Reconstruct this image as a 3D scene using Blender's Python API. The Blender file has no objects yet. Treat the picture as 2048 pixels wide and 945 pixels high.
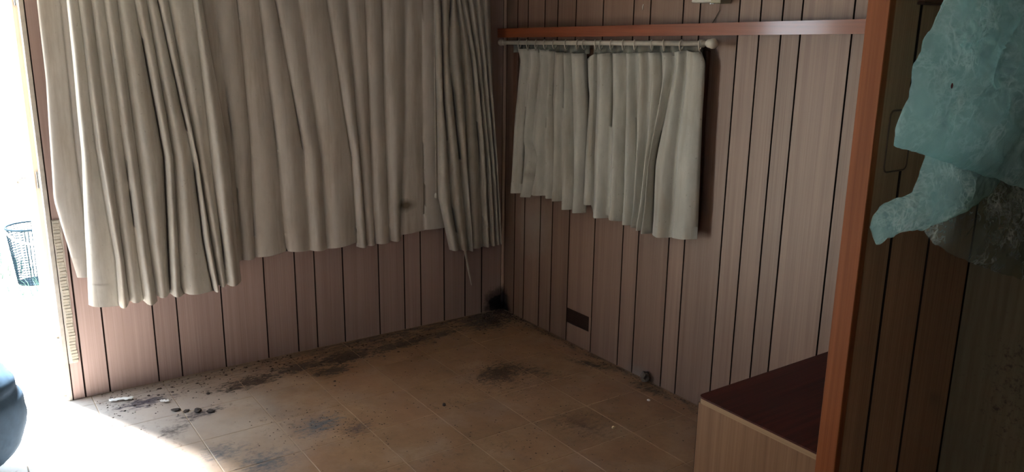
import bpy, bmesh, math, random
import numpy as np
from mathutils import Vector, Matrix, noise

random.seed(7)
scene = bpy.context.scene
COL = scene.collection

# ------------------------------------------------------------------ camera
F_PX, YAW, PITCH, ROLL = 1667.36, 0.961416, 0.247576, 0.0140795
CAM = np.array([3.95464, -2.69727, 1.66341])
_f = np.array([-math.sin(YAW)*math.cos(PITCH), math.cos(YAW)*math.cos(PITCH), -math.sin(PITCH)])
_r = np.cross(_f, [0, 0, 1]); _r /= np.linalg.norm(_r); _u = np.cross(_r, _f)
RGT = _r*math.cos(ROLL) + _u*math.sin(ROLL)
UPV = -_r*math.sin(ROLL) + _u*math.cos(ROLL)
cam_d = bpy.data.cameras.new('camera')
cam_d.sensor_fit = 'HORIZONTAL'; cam_d.sensor_width = 36.0
cam_d.lens = 36.0*F_PX/2048.0
cam_d.clip_start = 0.05; cam_d.clip_end = 200
cam = bpy.data.objects.new('camera', cam_d); COL.objects.link(cam)
cam.matrix_world = Matrix(((RGT[0], UPV[0], -_f[0], CAM[0]), (RGT[1], UPV[1], -_f[1], CAM[1]),
                           (RGT[2], UPV[2], -_f[2], CAM[2]), (0, 0, 0, 1)))
scene.camera = cam

# ------------------------------------------------------------------ sky, sun, exposure
scene.view_settings.view_transform = 'Standard'
scene.view_settings.look = 'None'
scene.view_settings.gamma = 1.0
scene.view_settings.use_curve_mapping = False
scene.view_settings.exposure = 0.12
SKY, SUN = 13.0, 115.0
world = bpy.data.worlds.new('sky'); scene.world = world
world.use_nodes = True
bg = world.node_tree.nodes['Background']
bg.inputs['Color'].default_value = (0.76, 0.88, 1.0, 1)
bg.inputs['Strength'].default_value = SKY
sun_d = bpy.data.lights.new('sun', 'SUN'); sun_d.energy = SUN; sun_d.angle = math.radians(14.0)
sun_d.color = (1.0, 0.97, 0.93)
sun = bpy.data.objects.new('sun', sun_d); COL.objects.link(sun)
sun.rotation_euler = Vector((0.50, 0.11, -0.90)).to_track_quat('-Z', 'Y').to_euler()
def portal(name, loc, normal, w, h):
    d = bpy.data.lights.new(name, 'AREA'); d.shape = 'RECTANGLE'; d.size = w; d.size_y = h
    d.cycles.is_portal = True
    o = bpy.data.objects.new(name, d); COL.objects.link(o); o.location = loc
    o.rotation_euler = Vector(normal).to_track_quat('-Z', 'Y').to_euler()
portal('door_portal', (-0.08, -2.70, 0.95), (1, 0, 0), 0.70, 2.0)
portal('rear_fill_portal', (3.9, -4.66, 1.40), (0, 1, 0), 0.6, 0.4)  # unseen rear opening, added to bring light onto the bag and board
try:
    scene.cycles.max_bounces = 10; scene.cycles.diffuse_bounces = 6
    scene.cycles.transparent_max_bounces = 24
    scene.cycles.sample_clamp_indirect = 6.0
    scene.cycles.caustics_reflective = False; scene.cycles.caustics_refractive = False
except Exception:
    pass

# ------------------------------------------------------------------ photo ray -> point on a real plane
def hit(px, py, ax, v):
    d = _f + RGT*(px-1024.0)/F_PX - UPV*(py-472.5)/F_PX
    return CAM + d*((v-CAM[ax])/d[ax])

# ------------------------------------------------------------------ node helpers
class NT:
    def __init__(self, name):
        self.m = bpy.data.materials.new(name); self.m.use_nodes = True
        self.t = self.m.node_tree; self.n = self.t.nodes; self.n.clear()
        self.out = self.n.new('ShaderNodeOutputMaterial')
        self.geo = self.n.new('ShaderNodeNewGeometry')
        self.pos = self.geo.outputs['Position']
        self.oi = self.n.new('ShaderNodeObjectInfo')
    def put(self, sock, v):
        if isinstance(v, (int, float)): sock.default_value = v
        elif isinstance(v, tuple): sock.default_value = v if len(v) != 3 or sock.type == 'VECTOR' else v+(1,)
        else: self.t.links.new(v, sock)
    def math(self, op, a, b=0.0, clamp=False):
        n = self.n.new('ShaderNodeMath'); n.operation = op; n.use_clamp = clamp
        self.put(n.inputs[0], a)
        if b is not None: self.put(n.inputs[1], b)
        return n.outputs[0]
    def noise(self, scale, detail=3.0, rough=0.55, vec=None, k=1.0):
        mp = self.n.new('ShaderNodeMapping'); self.put(mp.inputs['Vector'], vec or self.pos)
        mp.inputs['Scale'].default_value = scale if isinstance(scale, tuple) else (scale,)*3
        n = self.n.new('ShaderNodeTexNoise'); n.inputs['Scale'].default_value = k
        n.inputs['Detail'].default_value = detail; n.inputs['Roughness'].default_value = rough
        self.t.links.new(mp.outputs[0], n.inputs['Vector'])
        return n.outputs['Fac']
    def ramp(self, fac, stops):
        n = self.n.new('ShaderNodeValToRGB'); self.put(n.inputs[0], fac)
        e = n.color_ramp.elements
        while len(e) < len(stops): e.new(0.5)
        for k, (p, c) in enumerate(stops):
            e[k].position = p; e[k].color = c+(1,) if len(c) == 3 else c
        return n.outputs[0]
    def mix(self, fac, a, b, mode='MIX'):
        n = self.n.new('ShaderNodeMix'); n.data_type = 'RGBA'; n.blend_type = mode
        self.put(n.inputs['Factor'], fac)
        self.put(n.inputs['A'] if False else n.inputs[6], a); self.put(n.inputs[7], b)
        return n.outputs[2]
    def sep(self, v):
        n = self.n.new('ShaderNodeSeparateXYZ'); self.t.links.new(v, n.inputs[0]); return n.outputs
    def bump(self, h, strength=0.3, dist=0.002):
        n = self.n.new('ShaderNodeBump'); n.inputs['Strength'].default_value = strength
        n.inputs['Distance'].default_value = dist; self.put(n.inputs['Height'], h); return n.outputs[0]
    def bsdf(self, color, rough=0.6, normal=None, spec=0.3, **kw):
        b = self.n.new('ShaderNodeBsdfPrincipled')
        self.put(b.inputs['Base Color'], color); self.put(b.inputs['Roughness'], rough)
        b.inputs['Specular IOR Level'].default_value = spec
        for k, v in kw.items(): self.put(b.inputs[k], v)
        if normal is not None: self.t.links.new(normal, b.inputs['Normal'])
        self.t.links.new(b.outputs[0], self.out.inputs[0]); return b
    def blob(self, cx, cy, rx, ry, rot=0.0, ax=(0, 1), warp=None):
        s = self.sep(self.pos); c, sn = math.cos(rot), math.sin(rot)
        dx = self.math('SUBTRACT', s[ax[0]], cx); dy = self.math('SUBTRACT', s[ax[1]], cy)
        a = self.math('ADD', self.math('MULTIPLY', dx, c/rx), self.math('MULTIPLY', dy, sn/rx))
        b = self.math('ADD', self.math('MULTIPLY', dx, -sn/ry), self.math('MULTIPLY', dy, c/ry))
        d = self.math('SQRT', self.math('ADD', self.math('MULTIPLY', a, a), self.math('MULTIPLY', b, b)))
        return self.math('SUBTRACT', 1.0, d, clamp=True)

def plain(name, color, rough=0.6, spec=0.3, var=0.15, nscale=25.0, metallic=0.0, bump=0.1):
    t = NT(name); n = t.noise(nscale, 4)
    c2 = tuple(x*(1-var) for x in color); c1 = tuple(min(1, x*(1+var)) for x in color)
    t.bsdf(t.ramp(n, [(0.3, c2), (0.7, c1)]), rough, t.bump(n, bump), spec, Metallic=metallic)
    return t.m

def wood(name, dark, light, axis=2, rough=0.45, spec=0.35, fine=170, rand=0.22, mould=None, scuffs=0.0, seed=0.0, coat=None):
    t = NT(name)
    sc = [fine, fine, fine]; sc[axis] = 1.6
    s2 = [28.0, 28.0, 28.0]; s2[axis] = 0.55
    add = t.n.new('ShaderNodeVectorMath'); add.operation = 'ADD'
    t.put(add.inputs[0], t.pos)
    cmb = t.n.new('ShaderNodeCombineXYZ')
    off = t.math('MULTIPLY', t.oi.outputs['Random'], 13.0)
    for k in range(3): t.put(cmb.inputs[k], off)
    t.put(add.inputs[1], cmb.outputs[0])
    v = add.outputs[0]
    n1 = t.noise(tuple(sc), 3, 0.6, v); n2 = t.noise(tuple(s2), 4, 0.6, v)
    g = t.math('ADD', t.math('MULTIPLY', n1, 0.5), t.math('MULTIPLY', n2, 0.5))
    c = t.ramp(g, [(0.36, dark), (0.64, light)])
    br = t.math('ADD', t.math('MULTIPLY', t.oi.outputs['Random'], rand), 1.0-rand/2)
    hv = t.n.new('ShaderNodeHueSaturation'); t.put(hv.inputs['Color'], c); t.put(hv.inputs['Value'], br)
    c = hv.outputs[0]
    if scuffs:
        s = t.noise(9.0, 6, 0.7)
        c = t.mix(t.math('MULTIPLY', t.math('GREATER_THAN', s, 0.67), scuffs), c, (0.05, 0.03, 0.02))
    if mould:
        for (kind, args, col, gain) in mould:
            n = t.noise(kind, 6, 0.7)
            b = t.blob(*args)
            m = t.math('MULTIPLY', t.math('SUBTRACT', t.math('ADD', t.math('MULTIPLY', b, 1.4), n), 0.95), gain, clamp=True)
            m = t.math('MULTIPLY', m, t.math('GREATER_THAN', b, 0.001))
            c = t.mix(m, c, col)
    kw = {}
    if coat: kw = {'Coat Weight': coat, 'Coat Roughness': 0.12}
    t.bsdf(c, rough, t.bump(n1, 0.12, 0.001), spec, **kw)
    return t.m

# ------------------------------------------------------------------ mesh helpers
def mesh_obj(name, verts, faces, mat, parent=None, smooth=False):
    me = bpy.data.meshes.new(name)
    me.from_pydata([tuple(v) for v in verts], [], faces); me.update()
    if smooth:
        for p in me.polygons: p.use_smooth = True
    if mat: me.materials.append(mat)
    o = bpy.data.objects.new(name, me); COL.objects.link(o)
    if parent: o.parent = parent
    return o
class MB:
    """collects shapes, then links them as one mesh"""
    def __init__(self): self.v = []; self.f = []
    def add(self, vs, fs):
        b = len(self.v); self.v += [tuple(x) for x in vs]; self.f += [tuple(i+b for i in f) for f in fs]
    def box(self, x0, x1, y0, y1, z0, z1, b=0.0):
        if b <= 0:
            vs = [(x, y, z) for z in (z0, z1) for y in (y0, y1) for x in (x0, x1)]
            self.add(vs, [(0, 2, 3, 1), (4, 5, 7, 6), (0, 1, 5, 4), (2, 6, 7, 3), (0, 4, 6, 2), (1, 3, 7, 5)])
            return
        bm = bmesh.new(); bmesh.ops.create_cube(bm, size=1.0)
        for v in bm.verts:
            v.co = ((x0+x1)/2+v.co.x*(x1-x0), (y0+y1)/2+v.co.y*(y1-y0), (z0+z1)/2+v.co.z*(z1-z0))
        bmesh.ops.bevel(bm, geom=list(bm.edges), offset=b, segments=1, affect='EDGES')
        bm.verts.index_update()
        self.add([v.co[:] for v in bm.verts], [tuple(v.index for v in f.verts) for f in bm.faces]); bm.free()
    def tube(self, pts, r, seg=8, closed=False, caps=True):
        pts = [Vector(p) for p in pts]; n = len(pts); rings = []
        rr = r if isinstance(r, (list, tuple)) else [r]*n
        prev = None
        for i, p in enumerate(pts):
            a = pts[(i-1) % n] if (closed or i) else pts[0]
            c = pts[(i+1) % n] if (closed or i < n-1) else pts[-1]
            d = (c-a).normalized()
            if prev is None:
                s = d.orthogonal().normalized()
            else:
                s = (prev - d*prev.dot(d)).normalized()
            prev = s; t = d.cross(s)
            rings.append([p + (s*math.cos(2*math.pi*k/seg)+t*math.sin(2*math.pi*k/seg))*rr[i] for k in range(seg)])
        vs = [v for ring in rings for v in ring]; fs = []
        for i in range(n if closed else n-1):
            j = (i+1) % n
            for k in range(seg):
                fs.append((i*seg+k, i*seg+(k+1) % seg, j*seg+(k+1) % seg, j*seg+k))
        if caps and not closed:
            fs.append(tuple(range(seg))[::-1]); fs.append(tuple((n-1)*seg+k for k in range(seg)))
        self.add(vs, fs)
    def lathe(self, prof, c, axis=2, seg=24):
        vs, fs = [], []
        for (r, h) in prof:
            for k in range(seg):
                a = 2*math.pi*k/seg; p = [0, 0, 0]
                p[axis] = h; p[(axis+1) % 3] = r*math.cos(a); p[(axis+2) % 3] = r*math.sin(a)
                vs.append((c[0]+p[0], c[1]+p[1], c[2]+p[2]))
        for i in range(len(prof)-1):
            for k in range(seg):
                fs.append((i*seg+k, i*seg+(k+1) % seg, (i+1)*seg+(k+1) % seg, (i+1)*seg+k))
        fs.append(tuple(range(seg))[::-1]); fs.append(tuple((len(prof)-1)*seg+k for k in range(seg)))
        self.add(vs, fs)
    def prism(self, poly, z0, z1):
        n = len(poly)
        self.add([(x, y, z0) for x, y in poly]+[(x, y, z1) for x, y in poly],
                 [tuple(range(n))[::-1], tuple(range(n, 2*n))]+[(k, (k+1) % n, n+(k+1) % n, n+k) for k in range(n)])
    def build(self, name, mat, parent=None, smooth=False):
        return mesh_obj(name, self.v, self.f, mat, parent, smooth)
def boxo(name, b, mat, parent=None, bev=0.0):
    m = MB(); m.box(*b, bev); return m.build(name, mat, parent)
def tag(o, label, cat, group=None, kind=None):
    o['label'] = label; o['category'] = cat
    if group: o['group'] = group
    if kind: o['kind'] = kind
    return o
def struct(o): o['kind'] = 'structure'; return o
def empty(name, loc=(0, 0, 0)):
    o = bpy.data.objects.new(name, None); COL.objects.link(o); o.location = loc; o.empty_display_size = 0.05; return o
def local(o, parent):
    o.parent = parent; o.matrix_parent_inverse = Matrix.Translation(-Vector(parent.location)); return o

# ------------------------------------------------------------------ materials
corner = ((14, 14, 14), (0.0, 0.0, 0.20, 0.17, 0.0, (0, 2)), (0.012, 0.011, 0.012), 2.6)
corner_l = ((14, 14, 14), (0.0, 0.03, 0.23, 0.19, 0.0, (1, 2)), (0.012, 0.011, 0.012), 2.6)
corner_r = ((14, 14, 14), (0.0, 0.03, 0.13, 0.18, 0.0, (0, 2)), (0.012, 0.011, 0.012), 2.6)
pale_r = ((22, 22, 9), (0.30, 0.58, 0.28, 0.34, 0.0, (0, 2)), (0.24, 0.19, 0.155), 1.2)
foot_r = ((26, 26, 26), (1.21, 0.0, 0.20, 0.10, 0.0, (0, 2)), (0.15, 0.125, 0.115), 1.2)
M_PL_L = wood('plank_wood_left', (0.30, 0.212, 0.190), (0.39, 0.288, 0.262), rough=0.42, mould=[corner_l])  # same panelling as the right wall, with glare haze mixed into its colour
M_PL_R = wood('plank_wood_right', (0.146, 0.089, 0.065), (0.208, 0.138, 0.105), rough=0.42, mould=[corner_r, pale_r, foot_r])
M_PL_P = wood('plank_wood_partition', (0.225, 0.125, 0.070), (0.33, 0.195, 0.112), rough=0.55, spec=0.2)
M_BACK = plain('groove_backing', (0.018, 0.008, 0.005), 0.9)
M_RAIL = wood('varnished_rail', (0.15, 0.038, 0.014), (0.24, 0.066, 0.026), axis=0, rough=0.42, spec=0.35, fine=120, coat=0.55)
M_POST = wood('varnished_post', (0.150, 0.042, 0.012), (0.225, 0.070, 0.022), axis=2, rough=0.50, spec=0.18, fine=90, scuffs=0.5)
M_TOP = wood('red_laminate', (0.028, 0.006, 0.005), (0.075, 0.015, 0.011), axis=1, rough=0.45, spec=0.15, fine=95)
M_BOX = wood('pale_oak_laminate', (0.145, 0.070, 0.031), (0.215, 0.115, 0.058), axis=2, rough=0.5, fine=130)
M_EDGE = wood('edge_strip', (0.22, 0.135, 0.07), (0.30, 0.20, 0.11), axis=0, rough=0.5)
M_BROWN = plain('brown_frame', (0.09, 0.045, 0.028), 0.5)
M_DARKP = plain('dark_plastic', (0.022, 0.011, 0.008), 0.7, 0.1)
M_WHITEP = plain('aged_white_plastic', (0.62, 0.60, 0.53), 0.4, 0.5, var=0.08)
M_RODP = plain('ivory_rod', (0.56, 0.53, 0.45), 0.42, 0.45, var=0.10)
M_WHITE = plain('white_paint', (0.72, 0.66, 0.58), 0.5)
M_CEIL = plain('ceiling_board', (0.58, 0.56, 0.53), 0.8)
M_METAL = plain('bright_metal', (0.7, 0.7, 0.7), 0.25, metallic=1.0)
M_DOOR = wood('door_leaf_wood', (0.74, 0.60, 0.48), (0.82, 0.70, 0.58), axis=2)
M_WALLP = plain('bare_wall', (0.46, 0.43, 0.40), 0.7)
M_MOULD_BOARD = None

def fabric(name, c1, c2, stain=(0.16, 0.13, 0.09), stain_amt=0.5, trans=0.0, blobs=(), rough=0.85, weave=900, streak=2.2):
    t = NT(name)
    n = t.noise((14, 14, 5), 5, 0.65); w = t.noise(weave, 1)
    d = t.noise((38, 38, 26), 4, 0.7)
    c = t.ramp(n, [(0.30, c2), (0.68, c1)])
    c = t.mix(t.math('MULTIPLY', t.math('SUBTRACT', d, 0.50), 1.2, clamp=True), c, c2)
    sk = t.noise((16, 16, 1.6), 5, 0.65)
    c = t.mix(t.math('MULTIPLY', t.math('SUBTRACT', sk, 0.48), streak, clamp=True), c, (0.27, 0.215, 0.15))
    for (args, amt) in blobs:
        b = t.blob(*args)
        c = t.mix(t.math('MULTIPLY', t.math('SUBTRACT', t.math('ADD', b, n), 0.75), amt, clamp=True), c, stain)
    sp = t.noise(70, 3, 0.6)
    c = t.mix(t.math('MULTIPLY', t.math('GREATER_THAN', sp, 0.70), stain_amt), c, stain)
    nb = t.bump(t.math('ADD', t.math('MULTIPLY', w, 0.3), d), 0.22, 0.002)
    b = t.bsdf(c, rough, nb, 0.15, **{'Sheen Weight': 0.25, 'Sheen Roughness': 0.5})
    if trans > 0:
        tr = t.n.new('ShaderNodeBsdfTranslucent'); t.put(tr.inputs['Color'], c)
        mx = t.n.new('ShaderNodeMixShader'); mx.inputs[0].default_value = trans
        t.t.links.new(b.outputs[0], mx.inputs[1]); t.t.links.new(tr.outputs[0], mx.inputs[2])
        t.t.links.new(mx.outputs[0], t.out.inputs[0])
    return t.m
M_DRAPE_L = fabric('cream_drape_cloth', (0.68, 0.66, 0.61), (0.52, 0.50, 0.45))
M_LINER = fabric('pale_lining_cloth', (0.67, 0.63, 0.58), (0.57, 0.53, 0.48), stain_amt=0.15, trans=0.12,
                 blobs=[((-0.66, 0.72, 0.10, 0.05, 0.0, (1, 2)), 1.6), ((-0.42, 0.73, 0.06, 0.04, 0.0, (1, 2)), 1.2)])
M_DRAPE_R = fabric('damask_drape_cloth', (0.50, 0.48, 0.43), (0.32, 0.30, 0.26), stain_amt=0.5)
M_SHORT = fabric('grey_green_curtain_cloth', (0.52, 0.52, 0.465), (0.39, 0.385, 0.34),
                 blobs=[((0.33, 0.88, 0.10, 0.05, 0.0, (0, 2)), 0.7), ((1.38, 0.90, 0.22, 0.30, 0.4, (0, 2)), 0.5)])
M_TAPE = fabric('mouldy_heading_tape', (0.20, 0.21, 0.18), (0.07, 0.075, 0.07), stain=(0.02, 0.02, 0.02), stain_amt=0.8)

# floor tile material, stains fixed to places on the floor
t = NT('vinyl_tile')
n = t.noise(6.0, 6, 0.62); n2 = t.noise(30.0, 5, 0.65)
g = t.math('ADD', t.math('MULTIPLY', n, 0.65), t.math('MULTIPLY', n2, 0.35))
c = t.ramp(g, [(0.30, (0.150, 0.082, 0.042)), (0.52, (0.235, 0.140, 0.076)), (0.72, (0.32, 0.21, 0.125))])
hv = t.n.new('ShaderNodeHueSaturation'); t.put(hv.inputs['Color'], c)
t.put(hv.inputs['Value'], t.math('ADD', t.math('MULTIPLY', t.oi.outputs['Random'], 0.16), 0.92)); c = hv.outputs[0]
patch = t.noise(2.3, 3, 0.5)
c = t.mix(t.math('MULTIPLY', t.math('SUBTRACT', patch, 0.46, ), 1.6, clamp=True), c, (0.22, 0.11, 0.065))
sx = t.sep(t.pos)
haze_wash = t.math('ADD', t.blob(0.15, -2.55, 1.7, 1.25), t.math('MULTIPLY', t.math('SUBTRACT', t.noise(5.0, 5, 0.65), 0.5), 0.5))
c = t.mix(t.math('MULTIPLY', haze_wash, 1.0, clamp=True), c, (0.47, 0.46, 0.44))  # whitish glare from the doorway painted into the tile colour
# general grime flecks
fl = t.noise(34, 5, 0.72); fl2 = t.noise(4.0, 3)
c = t.mix(t.math('MULTIPLY', t.math('MULTIPLY', t.math('SUBTRACT', t.math('ADD', fl, t.math('MULTIPLY', fl2, 0.35)), 0.76), 6.0, clamp=True), 0.75), c, (0.060, 0.036, 0.024))
# band of dirt dragged along the left wall
band = t.math('SUBTRACT', 1.0, t.math('MULTIPLY', sx[0], 1/0.46), clamp=True)
st = t.math('MULTIPLY', t.math('SUBTRACT', t.noise((44, 12, 9), 8, 0.76), 0.20), 1.6)
bm_ = t.math('MULTIPLY', t.math('SUBTRACT', t.math('ADD', t.math('MULTIPLY', band, 0.46), st), 0.76), 5.0, clamp=True)
fade = t.math('ADD', t.math('MULTIPLY', sx[1], 1/1.6), 1.55, clamp=True)
c = t.mix(t.math('MULTIPLY', bm_, t.math('MULTIPLY', fade, 0.9)), c, (0.026, 0.018, 0.017))
band2 = t.math('SUBTRACT', 1.0, t.math('MULTIPLY', t.math('MULTIPLY', sx[1], -1.0), 1/0.16), clamp=True)
st2 = t.noise((12, 30, 9), 6, 0.70)
c = t.mix(t.math('MULTIPLY', t.math('SUBTRACT', t.math('ADD', t.math('MULTIPLY', band2, 0.40), st2), 0.76), 5.0, clamp=True), c, (0.045, 0.028, 0.020))
brown, blue = (0.030, 0.019, 0.014), (0.075, 0.085, 0.10)
for (px, py, rx, ry, rot, gain, col) in [
        (1000, 748, 0.15, 0.19, 0.3, 7.0, brown), (1055, 740, 0.30, 0.10, 0.5, 2.4, brown), (1010, 765, 0.32, 0.26, 0.2, 1.6, (0.10, 0.055, 0.035)),
        (690, 715, 0.11, 0.28, 0.1, 9.0, brown), (665, 742, 0.07, 0.15, 0.0, 12.0, brown), (600, 735, 0.10, 0.22, 0.0, 7.0, brown),
        (500, 765, 0.10, 0.28, 0.1, 6.0, brown), (640, 850, 0.13, 0.18, 0.4, 3.2, blue), (715, 858, 0.10, 0.13, 0.2, 2.6, (0.07, 0.045, 0.04)),
        (530, 925, 0.16, 0.16, 0.0, 2.6, blue), (445, 905, 0.12, 0.14, 0.0, 2.2, blue), (890, 668, 0.06, 0.17, 0.2, 5.0, brown),
        (800, 690, 0.09, 0.32, 0.1, 7.0, brown), (975, 645, 0.20, 0.22, 0.0, 5.0, (0.018, 0.015, 0.014)), (1180, 730, 0.22, 0.05, 0.4, 4.0, brown),
        (1300, 780, 0.20, 0.06, 0.1, 3.0, brown), (1160, 850, 0.25, 0.16, 0.0, 2.2, (0.09, 0.05, 0.03)), (290, 805, 0.09, 0.20, 0.0, 4.5, (0.05, 0.045, 0.06)),
        (400, 828, 0.07, 0.16, 0.1, 3.5, (0.05, 0.04, 0.045)), (350, 860, 0.07, 0.14, 0.6, 2.6, (0.06, 0.05, 0.05))]:
    p = hit(px, py, 2, 0)
    b = t.blob(float(p[0]), float(p[1]), rx, ry, rot)
    nn = t.math('MULTIPLY', t.math('SUBTRACT', t.noise((52, 24, 20), 8, 0.78), 0.25), 2.0)
    m = t.math('MULTIPLY', t.math('SUBTRACT', t.math('ADD', t.math('MULTIPLY', t.math('POWER', b, 0.6), 0.62), nn), 0.82), gain, clamp=True)
    m = t.math('MULTIPLY', m, t.math('GREATER_THAN', b, 0.001))
    c = t.mix(m, c, col)
rg = t.math('ADD', t.math('MULTIPLY', n2, 0.30), 0.30)
t.bsdf(c, rg, t.bump(n2, 0.15, 0.002), 0.45)
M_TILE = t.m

# ------------------------------------------------------------------ floor: every tile its own piece
S = 0.3048
floor = boxo('floor', (-0.02, 5.2, -4.6, 0.0, -0.06, -0.0013), plain('floor_joint', (0.33, 0.25, 0.17), 0.8)); struct(floor)
XO = 2.30390*S - 7*S; YO = -0.41059*S
xs = [XO+k*S for k in range(0, 40)]; ys = [YO-k*S for k in range(-1, 17)]
rt = random.Random(3)
for i in range(len(xs)-1):
    for j in range(len(ys)-1):
        x0, x1 = max(xs[i], 0.002), min(xs[i+1], 5.19)
        y1, y0 = min(ys[j], -0.002), max(ys[j+1], -4.59)
        if x1-x0 < 0.02 or y1-y0 < 0.02: continue
        g = 0.0013; dz = [rt.uniform(-0.0006, 0.0006) for _ in range(4)]
        a, b = x0+g, x1-g; d, e = y0+g, y1-g; q = 0.0022; h = -0.0010
        top = [(a+q, d+q, dz[0]), (b-q, d+q, dz[1]), (b-q, e-q, dz[2]), (a+q, e-q, dz[3])]
        rim = [(a, d, h), (b, d, h), (b, e, h), (a, e, h)]
        low = [(a, d, -0.0035), (b, d, -0.0035), (b, e, -0.0035), (a, e, -0.0035)]
        cx, cy = (a+b)/2, (d+e)/2
        vs = [(x-cx, y-cy, z) for x, y, z in top+rim+low]
        fs = [(0, 1, 2, 3)]+[(4+k, 4+(k+1) % 4, (k+1) % 4, k) for k in range(4)]+[(8+k, 8+(k+1) % 4, 4+(k+1) % 4, 4+k) for k in range(4)]
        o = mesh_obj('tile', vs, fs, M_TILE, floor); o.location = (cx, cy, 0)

# ------------------------------------------------------------------ planks
def plank(axis, a0, a1, z0, z1, mat, parent, face=0.0, thick=0.010, gap=0.0052, sign=1, over=0.0):
    """axis 'y': board on a wall x=face, spanning y a0..a1; axis 'x': board on a wall y=face"""
    a0 += gap/2; a1 -= gap/2
    if a1-a0 < 0.008: return
    ch = 0.0012
    prof = [(a0, -thick), (a0, -ch), (a0+ch, over), (a1-ch, over), (a1, -ch), (a1, -thick)]
    vs = []
    for z in (z0, z1):
        for (s, d) in prof:
            vs.append((face+sign*d, s, z) if axis == 'y' else (s, face+sign*d, z))
    n = len(prof)
    fs = [(k, k+1, n+k+1, n+k) for k in range(n-1)]+[tuple(range(n))[::-1], tuple(range(n, 2*n))]
    if (axis == 'y') == (sign > 0): fs = [f[::-1] for f in fs]
    o = mesh_obj('plank', vs, fs, mat, parent)
    o.data.materials.append(M_BACK)          # the grooves of this panelling are stained dark
    for k in (0, 1, 3, 4): o.data.polygons[k].material_index = 1
    return o

# left wall (x = 0, faces +x): window opening y -2.08..-0.40, z 0.76..1.86; door opening y -3.05..-2.335
m = MB()
m.box(-0.034, -0.0095, -2.335, 0.03, -0.05, 0.755); m.box(-0.034, -0.0095, -2.335, 0.03, 1.86, 2.08)
m.box(-0.034, -0.0095, -2.335, -2.08, 0.755, 1.86); m.box(-0.034, -0.0095, -0.40, 0.03, 0.755, 1.86)
m.box(-0.034, 0.0, -4.6, -3.05, -0.05, 2.08); m.box(-0.034, 0.0, -3.05, -2.335, 2.02, 2.08)
wall_left = m.build('wall_left', M_BACK); struct(wall_left)
gl = [-2.333, -2.281, -2.179, -1.966, -1.859, -1.651, -1.437, -1.278, -1.174, -1.019, -0.813, -0.659, -0.557, -0.406, -0.266, -0.151, -0.012]
for a, b in zip(gl[:-1], gl[1:]):
    if b < -2.1 or a >= -0.41: plank('y', a, b, 0.0, 2.05, M_PL_L, wall_left)
    else:
        plank('y', a, b, 0.0, 0.755, M_PL_L, wall_left, gap=0.0042); plank('y', a, b, 1.86, 2.05, M_PL_L, wall_left)
# right wall (y = 0, faces -y)
wall_right = boxo('wall_right', (-0.034, 5.2, 0.0095, 0.034, -0.05, 2.08), M_BACK); struct(wall_right)
gr = [0.014, 0.116, 0.213, 0.362, 0.471, 0.618, 0.824, 1.035, 1.144, 1.343, 1.439, 1.648, 1.754, 1.857, 1.944, 2.158, 2.31, 2.46, 2.67]
for k, (a, b) in enumerate(zip(gr[:-1], gr[1:])):
    if k == 5:      # the board with the vent cut in it
        plank('x', a, b, 0.0, 0.105, M_PL_R, wall_right, sign=-1); plank('x', a, b, 0.188, 2.05, M_PL_R, wall_right, sign=-1)
        plank('x', 0.802, b, 0.105, 0.188, M_PL_R, wall_right, sign=-1, gap=0.0035)
    else: plank('x', a, b, 0.0, 2.05, M_PL_R, wall_right, sign=-1)
# corner bead
m = MB(); m.prism([(0.0, 0.0), (0.013, 0.0), (0.0115, -0.007), (0.007, -0.0115), (0.0, -0.013)][::-1], 0.0, 2.05)
struct(m.build('trim_1', wood('corner_bead_wood', (0.30, 0.20, 0.15), (0.42, 0.30, 0.23), mould=[corner_r, corner_l])))

ceiling = boxo('ceiling', (-0.034, 5.2, -4.6, 0.034, 2.08, 2.12), M_CEIL); struct(ceiling)
m = MB(); m.box(-0.034, 5.2, -4.64, -4.60, -0.05, 1.20); m.box(-0.034, 5.2, -4.64, -4.60, 1.60, 2.08)
m.box(-0.034, 3.6, -4.64, -4.60, 1.20, 1.60); m.box(4.2, 5.2, -4.64, -4.60, 1.20, 1.60)  # opening between these pieces is added for fill light
struct(m.build('wall_back', M_WALLP))
struct(boxo('wall_near', (5.2, 5.24, -4.64, 0.034, -0.05, 2.08), M_WALLP))

# ------------------------------------------------------------------ partition on the right
part = boxo('wall_partition', (2.677, 2.720, -0.694, -0.001, 0.0, 2.06), M_BACK); struct(part)
for a, b in ((-0.695, -0.569), (-0.569, -0.371), (-0.371, -0.119)):
    plank('y', a, b, 0.0, 2.05, M_PL_P, part, face=2.7285, thick=0.008, gap=0.010)
boxo('post', (2.672, 2.7345, -0.720, -0.6945, 0.0, 2.06), M_POST, part, 0.002)
# kitchen side board, mouldy, right of the partition
t = NT('mouldy_board')
n = t.noise((50, 50, 2.2), 4, 0.6); sp = t.noise(55, 5, 0.75); bl = t.blob(2.95, 0.60, 0.26, 0.36, 0.0, (0, 2)); fm = t.noise(9, 4)
c = t.ramp(n, [(0.3, (0.125, 0.098, 0.056)), (0.7, (0.18, 0.148, 0.09))])
m_ = t.math('MULTIPLY', t.math('SUBTRACT', t.math('ADD', t.math('MULTIPLY', bl, 0.22), t.math('ADD', t.math('MULTIPLY', sp, 0.75), t.math('MULTIPLY', fm, 0.25))), 0.66), 7.0, clamp=True)
c = t.mix(t.math('MULTIPLY', m_, t.math('GREATER_THAN', bl, 0.001)), c, (0.05, 0.035, 0.03))
t.bsdf(c, 0.6, None, 0.25)
wall_side = boxo('wall_side', (2.730, 5.2, -0.116, -0.001, 0.0, 2.07), t.m); struct(wall_side)

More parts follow.
